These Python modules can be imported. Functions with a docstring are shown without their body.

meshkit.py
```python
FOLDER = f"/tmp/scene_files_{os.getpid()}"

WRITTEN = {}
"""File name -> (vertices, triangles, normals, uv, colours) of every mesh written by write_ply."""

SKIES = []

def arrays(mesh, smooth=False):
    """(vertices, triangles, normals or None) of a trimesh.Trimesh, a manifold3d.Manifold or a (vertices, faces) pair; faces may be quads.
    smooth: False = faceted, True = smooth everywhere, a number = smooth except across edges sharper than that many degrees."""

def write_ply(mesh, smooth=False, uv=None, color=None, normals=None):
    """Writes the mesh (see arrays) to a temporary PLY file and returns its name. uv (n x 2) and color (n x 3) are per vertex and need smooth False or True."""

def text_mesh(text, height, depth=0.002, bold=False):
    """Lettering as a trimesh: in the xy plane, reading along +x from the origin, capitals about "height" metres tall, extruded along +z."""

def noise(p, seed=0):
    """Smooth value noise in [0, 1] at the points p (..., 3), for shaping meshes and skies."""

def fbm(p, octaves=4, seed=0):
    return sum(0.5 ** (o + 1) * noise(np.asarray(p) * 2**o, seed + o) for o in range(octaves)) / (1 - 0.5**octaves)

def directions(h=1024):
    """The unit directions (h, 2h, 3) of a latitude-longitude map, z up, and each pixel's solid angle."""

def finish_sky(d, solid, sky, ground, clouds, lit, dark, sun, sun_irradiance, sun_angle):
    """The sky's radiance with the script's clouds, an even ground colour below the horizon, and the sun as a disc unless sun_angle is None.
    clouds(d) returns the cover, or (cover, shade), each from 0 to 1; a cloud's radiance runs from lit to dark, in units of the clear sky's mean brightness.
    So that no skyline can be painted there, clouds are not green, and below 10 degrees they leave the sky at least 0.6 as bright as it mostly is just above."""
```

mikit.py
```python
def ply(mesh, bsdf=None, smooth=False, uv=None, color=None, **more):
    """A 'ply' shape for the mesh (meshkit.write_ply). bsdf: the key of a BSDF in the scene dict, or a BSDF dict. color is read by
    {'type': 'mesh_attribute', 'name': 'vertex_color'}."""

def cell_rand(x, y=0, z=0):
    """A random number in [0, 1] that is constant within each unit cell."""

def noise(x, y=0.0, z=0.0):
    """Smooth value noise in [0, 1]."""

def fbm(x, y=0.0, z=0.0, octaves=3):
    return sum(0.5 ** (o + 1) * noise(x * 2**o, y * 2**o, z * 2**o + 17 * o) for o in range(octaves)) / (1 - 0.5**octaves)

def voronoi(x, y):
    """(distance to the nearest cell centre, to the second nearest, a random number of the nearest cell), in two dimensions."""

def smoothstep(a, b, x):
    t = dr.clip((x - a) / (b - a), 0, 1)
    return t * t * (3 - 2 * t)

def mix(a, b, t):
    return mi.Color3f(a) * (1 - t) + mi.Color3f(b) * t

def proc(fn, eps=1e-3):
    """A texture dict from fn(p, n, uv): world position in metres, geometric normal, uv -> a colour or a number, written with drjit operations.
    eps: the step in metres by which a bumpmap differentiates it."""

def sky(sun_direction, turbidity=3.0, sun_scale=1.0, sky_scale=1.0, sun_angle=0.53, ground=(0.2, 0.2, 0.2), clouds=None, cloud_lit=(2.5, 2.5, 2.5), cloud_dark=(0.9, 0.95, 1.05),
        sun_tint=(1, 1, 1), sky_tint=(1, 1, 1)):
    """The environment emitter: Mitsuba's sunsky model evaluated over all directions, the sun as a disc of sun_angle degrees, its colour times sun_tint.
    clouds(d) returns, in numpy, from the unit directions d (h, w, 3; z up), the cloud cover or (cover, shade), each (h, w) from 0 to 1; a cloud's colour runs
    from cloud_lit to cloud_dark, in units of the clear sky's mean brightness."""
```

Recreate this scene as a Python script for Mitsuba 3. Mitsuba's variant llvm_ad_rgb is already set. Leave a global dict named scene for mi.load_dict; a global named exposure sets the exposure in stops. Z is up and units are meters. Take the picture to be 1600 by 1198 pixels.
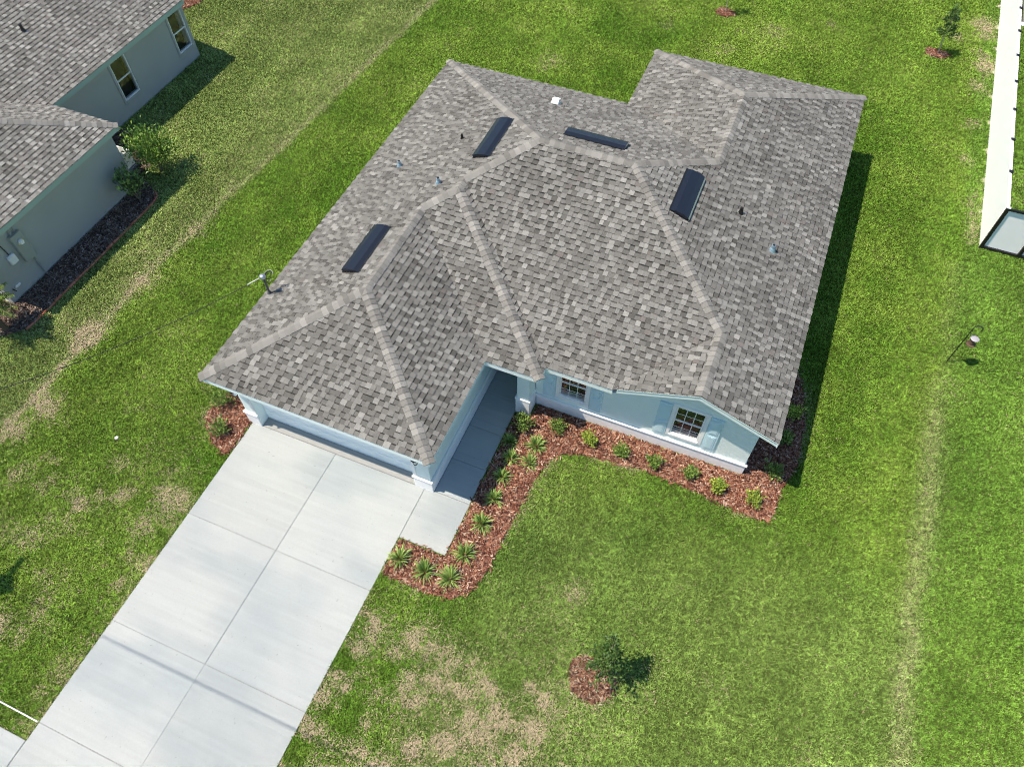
import math, random
import numpy as np, trimesh, shapely, mitsuba as mi, drjit as dr
from shapely.geometry import Polygon, LineString, Point, box
import meshkit, mikit
T = mi.ScalarTransform4f
scene, labels = {}, {}

# ------------------------------------------------------------------ camera, light, exposure
EYE = np.array([11.2394, -6.6523, 17.5474])
FWD = np.array([-0.2209, 0.5173, -0.8268]); UP = np.array([-0.315, 0.7645, 0.5625])
scene['camera'] = {'type': 'perspective', 'fov': 2 * math.degrees(math.atan(800 / 1162.4468)), 'fov_axis': 'x', 'near_clip': 0.1, 'far_clip': 1500.0,
                   'to_world': T().look_at(origin=EYE.tolist(), target=(EYE + FWD).tolist(), up=UP.tolist())}
SUN = (-0.45, -0.235, 1.0)
scene['sky'] = mikit.sky(SUN, turbidity=3, sky_scale=1.1, sky_tint=(1.0, 1.0, 1.0), sun_tint=(0.97, 1.0, 1.05), ground=(0.12, 0.14, 0.08))
exposure = 2.1

# ------------------------------------------------------------------ materials
def M(name, rgb, rough=None, **kw):
    b = {'type': 'diffuse', 'reflectance': rgb if isinstance(rgb, dict) else {'type': 'rgb', 'value': list(rgb)}}
    if rough is not None:
        b = {'type': 'principled', 'base_color': rgb if isinstance(rgb, dict) else {'type': 'rgb', 'value': list(rgb)}, 'roughness': rough, **kw}
    scene[name] = {'type': 'twosided', 'bsdf': b}
VC = {'type': 'mesh_attribute', 'name': 'vertex_color'}
M('m_vertex', VC)
M('m_leaf', VC, 0.45, specular=0.35)
M('m_shingle', VC)

def f_ground(p, n, uv):
    a = mikit.fbm(p.x * 0.35, p.y * 0.35, 3.0, 4)
    b = mikit.noise(p.x * 22, p.y * 22, 1.0)
    c = mikit.mix([0.045, 0.075, 0.014], [0.09, 0.11, 0.035], a)
    return mikit.mix(c * (0.55 + 0.9 * b), mi.Color3f(0.12, 0.20, 0.035) * (0.6 + 0.8 * b), mikit.smoothstep(0.0, 3.0, dr.maximum(dr.maximum(p.x - 22, -25 - p.x), dr.maximum(p.y - 33, -10 - p.y))))
M('m_ground', mikit.proc(f_ground))
def f_concrete(p, n, uv):
    blot = mikit.fbm(p.x * 0.55 + 3, p.y * 0.9, p.z, 4)
    broom = mikit.fbm(p.x * 0.7, p.y * 14, 5.0, 3)
    fine = mikit.noise(p.x * 60, p.y * 60, 2.0)
    pits = mikit.smoothstep(0.955, 0.98, mikit.noise(p.x * 17, p.y * 17, 7.0))
    slab = mikit.cell_rand(dr.floor((p.x - 3.07) / 2.66), dr.floor((p.y + 2.52) / 2.9), 4)
    c = mikit.mix([0.345, 0.390, 0.408], [0.430, 0.463, 0.463], mikit.smoothstep(0.25, 0.75, blot))
    return c * (0.93 + 0.08 * slab) * (0.94 + 0.12 * broom) * (0.97 + 0.06 * fine) * (1 - 0.25 * pits)
M('m_concrete', mikit.proc(f_concrete))
M('m_joint', [0.25, 0.255, 0.26])
def stucco(col):
    def f(p, n, uv):
        a = mikit.fbm(p.x * 1.3 + p.y * 0.7, p.z * 1.3, p.y, 3)
        b = mikit.noise(p.x * 45 + p.y * 31, p.z * 45, p.y * 45)
        return mi.Color3f(col) * (0.92 + 0.10 * a + 0.05 * b)
    return mikit.proc(f)
M('m_wall', stucco([0.79, 0.885, 0.86]))
M('m_trim', stucco([0.90, 0.90, 0.89]))
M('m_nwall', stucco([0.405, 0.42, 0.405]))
M('m_fascia', [0.74, 0.84, 0.83], 0.4, specular=0.4)
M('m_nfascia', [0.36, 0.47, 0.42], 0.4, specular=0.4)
M('m_shutter', [0.54, 0.72, 0.79], 0.45, specular=0.4)
M('m_white', [0.80, 0.81, 0.80], 0.35, specular=0.45)
M('m_garage', [0.76, 0.83, 0.84], 0.4, specular=0.4)
M('m_deck', [0.12, 0.115, 0.11])
M('m_dark', [0.03, 0.03, 0.032])
M('m_black', [0.012, 0.012, 0.013], 0.35, specular=0.5)
M('m_navy', [0.010, 0.014, 0.024], 0.32, specular=0.5)
M('m_galv', [0.55, 0.58, 0.60], 0.35, metallic=0.9)
M('m_lead', [0.42, 0.60, 0.72], 0.35, metallic=0.6)
M('m_mast', [0.10, 0.105, 0.11], 0.45)
M('m_grey', [0.30, 0.32, 0.31], 0.5)
M('m_panelbox', [0.33, 0.35, 0.32], 0.5)
M('m_bark', [0.14, 0.10, 0.07])
M('m_stem', [0.22, 0.19, 0.14])
M('m_paletrunk', [0.42, 0.38, 0.32])
M('m_vinyl', [0.88, 0.90, 0.915], 0.4, specular=0.4)
M('m_paver', [0.20, 0.20, 0.215])
M('m_soil', mikit.proc(lambda p, n, uv: mikit.mix([0.045, 0.024, 0.018], [0.12, 0.06, 0.042], mikit.noise(p.x * 25, p.y * 25, 1.0))))
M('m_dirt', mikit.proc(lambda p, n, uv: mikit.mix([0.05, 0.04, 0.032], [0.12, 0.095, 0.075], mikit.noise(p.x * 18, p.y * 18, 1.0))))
M('m_edging', mikit.proc(lambda p, n, uv: mikit.mix([0.42, 0.13, 0.08], [0.60, 0.26, 0.18], mikit.noise(p.x * 9, p.y * 9, 1.0))))
M('m_apron', [0.33, 0.34, 0.335])
M('m_sand', [0.45, 0.41, 0.33])
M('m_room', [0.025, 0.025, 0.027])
M('m_feeder', [0.36, 0.355, 0.39], 0.6)
M('m_asphalt', [0.06, 0.06, 0.062])
scene['m_glass'] = {'type': 'thindielectric', 'int_ior': 1.52}

# ------------------------------------------------------------------ helpers
used = {}
def key_for(name):
    k = used.get(name, 0); used[name] = k + 1
    return name if k == 0 else f'{name}_{k:03d}'
def part(parent, name, mesh, bsdf, smooth=False, color=None, to_world=None):
    key = key_for(parent + '__' + name if parent else name)
    scene[key] = mikit.ply(mesh, bsdf, smooth=smooth, color=color)
    return key
def thing(name, label, cat, group=None):
    key = key_for(name); labels[key] = {'label': label, 'category': cat}
    if group: labels[key]['group'] = group
    return key
def struct(name, mesh, bsdf, smooth=False, color=None):
    k = part(None, name, mesh, bsdf, smooth, color); labels[k] = {'kind': 'structure', 'label': name.replace('_', ' ')}
    return k
def bx(x0, x1, y0, y1, z0, z1, bev=0.0):
    m = trimesh.creation.box([x1 - x0, y1 - y0, z1 - z0]); m.apply_translation([(x0 + x1) / 2, (y0 + y1) / 2, (z0 + z1) / 2])
    if bev:
        pts = []
        for sx, dx in ((x0, 1), (x1, -1)):
            for sy, dy in ((y0, 1), (y1, -1)):
                for sz, dz in ((z0, 1), (z1, -1)):
                    for k in range(3):
                        d = [bev * dx, bev * dy, bev * dz]; d[k] = 0
                        pts.append([sx + d[0], sy + d[1], sz + d[2]])
        m = trimesh.convex.convex_hull(np.array(pts))
    return m
def cat(ms): return trimesh.util.concatenate(ms)
def rod(a, b, r, r2=None, n=8):
    a, b = np.asarray(a, float), np.asarray(b, float); d = b - a; L = np.linalg.norm(d)
    m = trimesh.creation.cone(radius=1, height=1, sections=n) if False else trimesh.creation.cylinder(radius=1, height=1, sections=n)
    v = m.vertices.copy(); r2 = r if r2 is None else r2
    s = np.where(v[:, 2] > 0, r2, r); v[:, :2] *= s[:, None]; v[:, 2] = (v[:, 2] + .5) * L
    m = trimesh.Trimesh(v, m.faces, process=False)
    m.apply_transform(trimesh.geometry.align_vectors([0, 0, 1], d / L)); m.apply_translation(a)
    return m
def tube(pts, r, n=6):
    pts = np.asarray(pts, float); t = np.gradient(pts, axis=0); t /= np.linalg.norm(t, axis=1, keepdims=True)
    ref = np.array([0.31, 0.17, 0.93]); a = np.cross(t, ref); a /= np.linalg.norm(a, axis=1, keepdims=True); b = np.cross(t, a)
    an = np.arange(n) * 2 * np.pi / n; r = np.broadcast_to(r, (len(pts),))
    v = pts[:, None] + r[:, None, None] * (np.cos(an)[None, :, None] * a[:, None] + np.sin(an)[None, :, None] * b[:, None])
    f = []
    for i in range(len(pts) - 1):
        for j in range(n):
            k = (j + 1) % n; f += [[i * n + j, i * n + k, (i + 1) * n + k], [i * n + j, (i + 1) * n + k, (i + 1) * n + j]]
    f += [[0, j + 1, j] for j in range(1, n - 1)]; o = (len(pts) - 1) * n; f += [[o, o + j, o + j + 1] for j in range(1, n - 1)]
    return trimesh.Trimesh(v.reshape(-1, 3), f, process=False)
def prism(poly, z0, z1):
    m = trimesh.creation.extrude_polygon(poly, z1 - z0, engine='earcut'); m.apply_translation([0, 0, z0]); return m
def lift(poly, z): 
    return prism(poly, z - 0.05, z)
def fbm2(xy, f, seed=0, o=4):
    return meshkit.fbm(np.c_[np.asarray(xy) * f, np.zeros(len(xy))], o, seed)
def noise2(xy, f, seed=0):
    return meshkit.noise(np.c_[np.asarray(xy) * f, np.zeros(len(xy))], seed)

# ------------------------------------------------------------------ roofs
EZ, SL = 2.5, 0.4088
class Soup:
    def __init__(s): s.v, s.f, s.c, s.n = [], [], [], 0
    def add(s, v, f, c):
        s.v.append(v); s.f.append(np.asarray(f) + s.n); s.c.append(c); s.n += len(v)
    def arr(s): return (np.vstack(s.v), np.vstack(s.f)), np.vstack(s.c)

TONES = np.array([[.105, .102, .096], [.135, .131, .124], [.165, .160, .152], [.20, .195, .186], [.24, .235, .224], [.285, .279, .266], [.165, .150, .142]])
TPT, TPS = np.array([.00, .06, .23, .38, .25, .07, .01]), np.array([.11, .37, .35, .14, .02, .00, .01])
def tab(rng, u0, u1, t0, t1, hl, hu, clip, tone, tooth, lines=0.0):
    """One shingle tab in plane coordinates (u along the eave, t up the slope, h off the deck): vertices, faces, colours."""
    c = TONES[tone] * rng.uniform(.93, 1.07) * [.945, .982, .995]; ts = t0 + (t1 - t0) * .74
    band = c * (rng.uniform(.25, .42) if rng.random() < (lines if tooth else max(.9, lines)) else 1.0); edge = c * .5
    H = lambda t: hl + (hu - hl) * (t - t0) / (t1 - t0)
    V, F, C = [], [], []
    def poly(pts, col):
        k = len(V); V.extend(pts); C.extend([col] * len(pts)); F.extend([[k, k + i, k + i + 1] for i in range(1, len(pts) - 1)])
    for a, b, col in ((t0, ts, c), (ts, t1, band)):
        q = [(u0, a), (u1, a), (u1, b), (u0, b)]
        if clip is not None:
            g = clip.intersection(Polygon(q))
            for gg in getattr(g, 'geoms', [g]):
                if gg.geom_type == 'Polygon' and gg.area > 1e-5:
                    poly([(x, y, H(y)) for x, y in gg.exterior.coords[:-1]], col)
        else: poly([(x, y, H(y)) for x, y in q], col)
    if clip is None:
        poly([(u0, t0, -.004), (u1, t0, -.004), (u1, t0, hl), (u0, t0, hl)], edge)
        poly([(u0, t0, -.004), (u0, t0, hl), (u0, t1, hu), (u0, t1, -.004)], c * .7)
        poly([(u1, t0, -.004), (u1, t1, -.004), (u1, t1, hu), (u1, t0, hl)], c * .7)
    elif V:
        lo = [p for p in V if abs(p[1] - t0) < 1e-6]
        if len(lo) >= 2:
            a, b = min(p[0] for p in lo), max(p[0] for p in lo)
            poly([(a, t0, -.004), (b, t0, -.004), (b, t0, hl), (a, t0, hl)], edge)
    return (np.array(V).reshape(-1, 3), F, np.array(C).reshape(-1, 3)) if V else None

class Roof:
    """Planes given by plan polygons; the height over each is EZ + SL x the distance from its eave line."""
    def __init__(s, parent, slope, seed, tone, lines=0.0):
        s.lines = lines
        s.parent, s.sl, s.rng, s.tabs, s.caps, s.decks, s.tone = parent, slope, np.random.default_rng(seed), [], [], [], tone
    def plane(s, poly, e0, inward, expo=0.143, skip=None):
        """e0: a point of the eave line; inward: unit plan vector from the eave up the slope."""
        e0, inw = np.array(e0, float), np.array(inward, float); ul = np.array([inw[1], -inw[0]]); k = math.hypot(1, s.sl)
        O = np.array([*e0, EZ]); U = np.array([*ul, 0]); Tt = np.array([*inw, s.sl]) / k; N = np.cross(U, Tt)
        if N[2] < 0: U, N = -U, -N; ul = -ul
        uv = Polygon([((np.array(p) - e0) @ ul, (np.array(p) - e0) @ inw * k) for p in poly]).buffer(0)
        w = lambda q: O + q[:, :1] * U + q[:, 1:2] * Tt + q[:, 2:] * N
        ring = np.array(uv.exterior.coords[:-1]); v2, f = trimesh.creation.triangulate_polygon(uv, engine='earcut')
        s.decks.append(trimesh.Trimesh(w(np.c_[v2, np.full(len(v2), -.006)]), f, process=False))
        x0, y0, x1, y1 = uv.bounds; edge = uv.exterior; inner = uv.buffer(-0.002); rng = s.rng
        shapely.prepare(inner); shapely.prepare(uv)
        t = 0.0; first = True
        while t < y1 - .01:
            a, b = t - (.007 if first else 0), t + expo + .012
            u = x0 - rng.uniform(0, .35); tooth = rng.random() < .5
            while u < x1:
                tooth = (not tooth) if rng.random() < .93 else tooth
                wd = rng.choice([.10, .125, .14, .15, .175]) if tooth else rng.choice([.105, .125, .145, .165])
                tone = rng.choice(7, p=TPT if tooth else TPS)
                cell = box(u, max(a, y0), u + wd, b)
                if uv.intersects(cell):
                    hl = (.027 if tooth else .010) + rng.uniform(-.002, .002)
                    clip = None if (inner.contains(cell) or (first and inner.contains(box(u, .004, u + wd, b)))) else uv.buffer(.004)
                    r = tab(rng, u, u + wd - .003, a, b, hl, .003, clip, tone, tooth, s.lines)
                    if r is not None:
                        V = w(r[0]); ctr = V.mean(0)
                        s.tabs.append((np.linalg.norm(ctr - EYE) + (50 if clip is not None else 0), V, r[1], r[2] * s.tone * (.86 + .28 * float(meshkit.noise(ctr * .9, 3)))))
                u += wd
            t += expo; first = False
    def cap(s, p, q, n1, n2, expo=0.15, half=.15):
        """Overlapping cap shingles along the ridge or hip p -> q (q the upper end); n1, n2: normals of the planes to the left and right."""
        p, q = np.array(p, float), np.array(q, float); d = q - p; L = np.linalg.norm(d); d /= L
        n1, n2 = (np.array(n, float) / np.linalg.norm(n) for n in (n1, n2)); up = n1 + n2; up /= np.linalg.norm(up)
        l, r = np.cross(n1, d), np.cross(d, n2)          # down the two planes, square to the hip
        if l @ r > .999: pass
        l = l if l[2] <= 0 else -l; r = r if r[2] <= 0 else -r
        if abs(l[2]) < 1e-9 and abs(r[2]) < 1e-9: r = -l
        rng = s.rng; n = max(1, int(round(L / expo))); ex = L / n
        prof = [(l * half, n1 * .004), (l * half * .5, n1 * .016), (up * 0, up * .024), (r * half * .5, n2 * .016), (r * half, n2 * .004)]
        for i in range(n):
            c = np.array([.250, .250, .238]) * rng.choice([.68, .79, .9, 1.0, 1.1, 1.2], p=[.12, .2, .25, .22, .14, .07]) * rng.uniform(.95, 1.05)
            j = rng.uniform(-.008, .008, 2); V = []
            for tt, h in ((i * ex - .004, .026), ((i + 1) * ex + .03, .008)):
                for m, (o, nn) in enumerate(prof):
                    V.append(p + d * tt + o * (1 + (j[0] if m < 2 else j[1])) + nn + up * h)
            for m, (o, nn) in enumerate(prof): V.append(p + d * (i * ex - .004) + o + nn * .2)
            for m in (0, 4): V += [V[m] - up * 0, V[5 + m], V[5 + m] - up * .014, V[m] - up * .03]
            F = []
            for m in range(4): F += [[m, m + 1, 6 + m], [m, 6 + m, 5 + m], [10 + m, 11 + m, m + 1], [10 + m, m + 1, m]]
            F += [[15, 16, 17], [15, 17, 18], [19, 20, 21], [19, 21, 22]]
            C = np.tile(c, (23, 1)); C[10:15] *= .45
            V = np.array(V)
            s.caps.append((np.linalg.norm(V.mean(0) - EYE), V, F, C))
    def finish(s, roof_mesh_extra=()):
        root = part(s.parent, 'roof', cat(s.decks + list(roof_mesh_extra)), 'm_deck')
        for name, stuff, lst in (('shingle', 'shingle_field', s.tabs), ('ridge_cap', 'ridge_cap_row', s.caps)):
            lst.sort(key=lambda x: x[0])
            for _, V, F, C in lst[:300]: part(root, name, (V, np.array(F)), 'm_shingle', False, C)
            if len(lst) > 300:
                so = Soup()
                for _, V, F, C in lst[300:]: so.add(V, F, C)
                m, c = so.arr(); k = part(root, stuff, m, 'm_shingle', False, c); labels[k] = {'kind': 'stuff'}
        return root

# ------------------------------------------------------------------ the house
g, d1, p_, d2, gm, w_, b1, b_x, b2 = 6.3367, 3.124, 7.8077, 3.5183, 11.5666, 13.582, 14.4429, 6.4815, 17.7272
d3 = d2 + .03
H_ = (b1 - d2) / 2; MY = (b1 + d2) / 2; HW = (w_ - b_x) / 2
def rz(h): return EZ + SL * h
A, B, C_, D, E_ = (0, 0), (g, 0), (g, d1), (p_, d1), (p_, d2)
GL, GLf, PK, GJ = (2 * gm - w_, d2), (2 * gm - w_, d3), (gm, d3), (gm, d2 + w_ - gm)
F_, G_, Hh, I_, J_ = (w_, d3), (w_, b2), (b_x, b2), (b_x, b1), (0, b1)
R1, R2, R3, R3b = (w_ - H_, MY), (H_, MY), (p_ / 2, d1 + p_ / 2), (p_ / 2, d2 + p_ / 2)
V_, R4, R5, R6 = (g / 2, d1 + g / 2), (g / 2, g / 2), (b_x + HW, b1 - HW), (b_x + HW, b2 - HW)
HOUSE = thing('house', 'pale blue single storey house with grey brown shingle hip roof, attached garage and front gable', 'house')
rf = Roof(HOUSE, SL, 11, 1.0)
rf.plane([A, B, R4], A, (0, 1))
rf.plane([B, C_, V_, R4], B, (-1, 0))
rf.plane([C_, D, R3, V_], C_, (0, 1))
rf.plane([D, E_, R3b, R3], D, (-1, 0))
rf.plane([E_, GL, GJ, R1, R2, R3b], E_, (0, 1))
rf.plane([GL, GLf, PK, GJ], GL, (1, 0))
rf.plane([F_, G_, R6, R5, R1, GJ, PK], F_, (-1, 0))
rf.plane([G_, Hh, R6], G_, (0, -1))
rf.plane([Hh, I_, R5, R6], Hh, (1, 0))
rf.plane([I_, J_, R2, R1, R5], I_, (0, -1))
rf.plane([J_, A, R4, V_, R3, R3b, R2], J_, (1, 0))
P3 = lambda q, h: (*q, rz(h))
nF, nB, nL, nR = (0, -SL, 1), (0, SL, 1), (-SL, 0, 1), (SL, 0, 1)
rf.cap(P3(A, 0), P3(R4, g / 2), nL, nF)
rf.cap(P3(B, 0), P3(R4, g / 2), nF, nR)
rf.cap(P3(R4, g / 2), P3(V_, g / 2), nL, nR)
rf.cap(P3(V_, g / 2), P3(R3, p_ / 2), nL, nF)
rf.cap(P3(D, 0), P3(R3, p_ / 2), nF, nR)
rf.cap(P3(R3, p_ / 2), P3(R3b, p_ / 2), nL, nR)
rf.cap(P3(R3b, p_ / 2), P3(R2, H_), nL, nF)
rf.cap(P3(J_, 0), P3(R2, H_), nB, nL)
rf.cap(P3(R2, H_), P3(R1, H_), nB, nF)
rf.cap(P3(GJ, w_ - gm), P3(R1, H_), nF, nR)
rf.cap(P3(PK, w_ - gm), P3(GJ, w_ - gm), nL, nR)
rf.cap(P3(R5, HW), P3(R1, H_), nR, nB)
rf.cap(P3(R5, HW), P3(R6, HW), nL, nR)
rf.cap(P3(G_, 0), P3(R6, HW), nR, nB)
rf.cap(P3(Hh, 0), P3(R6, HW), nB, nL)
ROOF = rf.finish()

part(ROOF, 'valley_cut', tube([np.array(P3(GL, 0)) + [0, .03, .022], np.array(P3(GJ, w_ - gm)) + [0, .03, .022]], .008, 6), 'm_deck')
# eaves: fascia boards, drip edges and soffit
def fascia(parent, a, b, inw, mat, z1=EZ - .012, hgt=.17):
    a, b, n = np.array(a, float), np.array(b, float), np.array(inw, float); d = (b - a) / np.linalg.norm(b - a)
    q = [a + n * .002, b + n * .002, b + n * .027, a + n * .027]
    part(parent, 'fascia', prism(Polygon([tuple(x) for x in q]), z1 - hgt, z1 - .02), mat)
    q = [a - n * .005, b - n * .005, b + n * .05, a + n * .05]
    part(parent, 'drip_edge', prism(Polygon([tuple(x) for x in q]), z1 - .019, z1 - .002), mat)
for a, b, n in ((A, B, (0, 1)), (B, C_, (-1, 0)), (C_, D, (0, 1)), (D, E_, (-1, 0)), (E_, GL, (0, 1)), (F_, G_, (-1, 0)), (G_, Hh, (0, -1)), (Hh, I_, (1, 0)), (I_, J_, (0, -1)), (J_, A, (1, 0))):
    fascia(HOUSE, a, b, n, 'm_fascia')
outline = Polygon([A, B, C_, D, E_, GL, (w_, d2), G_, Hh, I_, J_])
wall_in = Polygon([(.40, .43), (5.95, .43), (5.95, 3.98), (13.2, 3.98), (13.2, 17.34), (6.86, 17.34), (6.86, 14.06), (.40, 14.06)])
part(HOUSE, 'soffit', prism(outline.buffer(-.045, join_style=2).difference(box(GL[0] + .08, 3, 14, 3.975)), 2.325, 2.34), 'm_white')
# rake boards of the gable
def rake(x0, z0, x1, z1):
    out = []
    for o, dz, th in ((-.004, .0, .02), (.014, -.02, .145)):
        v = [(x0, d3 + o, z0 + dz - th), (x1, d3 + o, z1 + dz - th), (x1, d3 + o, z1 + dz), (x0, d3 + o, z0 + dz), (x0, d3 + .045, z0 + dz - th), (x1, d3 + .045, z1 + dz - th), (x1, d3 + .045, z1 + dz), (x0, d3 + .045, z0 + dz)]
        out.append(trimesh.convex.convex_hull(np.array(v)))
    part(HOUSE, 'rake_board', cat(out), 'm_fascia')
rake(GL[0] + .1, rz(.1) - .014, gm, rz(w_ - gm) - .014); rake(gm, rz(w_ - gm) - .014, w_, EZ - .014)

# walls
def wall_y(y0, y1, x0, x1, z1, holes=(), z0=-.1, top=None):
    """A wall facing -y with openings; top: extra (x, z) points for a gable."""
    poly = Polygon([(x0, z0), (x1, z0), (x1, z1)] + list(top or []) + [(x0, z1)])
    for h in holes: poly = poly.difference(box(*h))
    m = trimesh.creation.extrude_polygon(poly, y1 - y0, engine='earcut')
    v = m.vertices.copy(); m = trimesh.Trimesh(np.c_[v[:, 0], y1 - v[:, 2], v[:, 1]], m.faces, process=False); m.fix_normals(); return m
FY = 3.98
WL, WR = (8.07, .79, 8.83, 2.06), (11.13, .79, 11.89, 2.06)
gab = [(13.2, rz(.38) - .03), (gm, rz(w_ - gm) - .03), (GL[0], 2.45)]
part(HOUSE, 'wall', wall_y(FY, FY + .2, 7.40, 13.2, 2.45, [(WL[0], WL[1], WL[2], WL[3]), (WR[0], WR[1], WR[2], WR[3])], top=gab), 'm_wall')
part(HOUSE, 'wall', wall_y(.43, .70, .40, 5.95, 2.34, [(.76, -.2, 5.45, 2.12)]), 'm_wall')
for q in ((.40, .60, .702, 14.06), (.60, 6.86, 13.86, 14.06), (6.86, 7.06, 14.06, 17.34), (7.06, 13.2, 17.14, 17.34), (13.0, 13.2, 4.18, 17.14), (5.75, 5.95, .702, 6.2), (7.40, 7.60, 4.18, 6.2), (5.95, 7.40, 6.0, 6.2)):
    part(HOUSE, 'wall', bx(*q, -.1, 2.34), 'm_wall')
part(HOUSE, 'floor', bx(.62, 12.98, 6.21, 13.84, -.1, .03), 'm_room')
part(HOUSE, 'front_door', bx(6.2, 7.12, 5.955, 5.995, .02, 2.08, .01), 'm_shutter')
dk = part(HOUSE, 'porch_pier', bx(7.04, 7.39, 3.51, 3.975, -.05, 2.32, .012), 'm_wall')
part(dk, 'base_band', bx(7.005, 7.42, 3.475, 3.972, -.05, .68, .015), 'm_trim'); part(dk, 'ledge', bx(6.99, 7.44, 3.46, 3.97, .683, .75, .015), 'm_trim')
part(HOUSE, 'porch_beam', bx(5.96, 7.035, 3.53, 3.80, 2.05, 2.32), 'm_wall')
# water table band along the front, round the right corner and on the garage
def band(x0, x1, y0, y1, h=.46):
    b_ = part(HOUSE, 'base_band', bx(x0, x1, y0, y1, -.05, h, .008), 'm_trim'); e = .03
    part(b_, 'ledge', bx(x0 - e if x1 - x0 > .2 else x0 - e, x1 + e, y0 - e, y1, h + .003, h + .055, .012), 'm_trim')
    return b_
band(7.45, 13.24, FY - .045, FY - .003)
part(HOUSE, 'base_band', bx(13.203, 13.24, FY, 17.3, -.05, .46), 'm_trim')
for x0, x1 in ((.36, .755), (5.46, 5.99)): band(x0, x1, .385, .427, .52)
part(HOUSE, 'base_band', bx(5.953, 5.99, .43, 5.95, -.05, .52), 'm_trim'); part(HOUSE, 'ledge', bx(5.954, 6.02, .40, 5.95, .523, .575, .012), 'm_trim')
part(HOUSE, 'base_band', bx(.362, .397, .43, 14.0, -.05, .52), 'm_trim'); part(HOUSE, 'ledge', bx(.335, .396, .40, 14.0, .523, .575, .012), 'm_trim')
# garage door: four sections of raised panels, trim and threshold
GD = part(HOUSE, 'garage_door', bx(.76, 5.45, .72, .75, .0, 2.12), 'm_garage')
for r in range(4):
    s_ = part(GD, 'door_section', bx(.765, 5.445, .695, .717, .01 + r * .527, .01 + r * .527 + .517, .006), 'm_garage')
for r in range(4):
    for c in range(8):
        x = .86 + c * .565; part(GD, 'raised_panel', bx(x, x + .50, .684, .694, .09 + r * .527, .45 + r * .527, .006), 'm_garage')
for q in ((.66, .758, .41, .425, .58, 2.2), (5.452, 5.55, .41, .425, .58, 2.2), (.66, 5.55, .409, .424, 2.203, 2.30)):
    part(HOUSE, 'garage_trim', bx(*q, .004), 'm_white')

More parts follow.
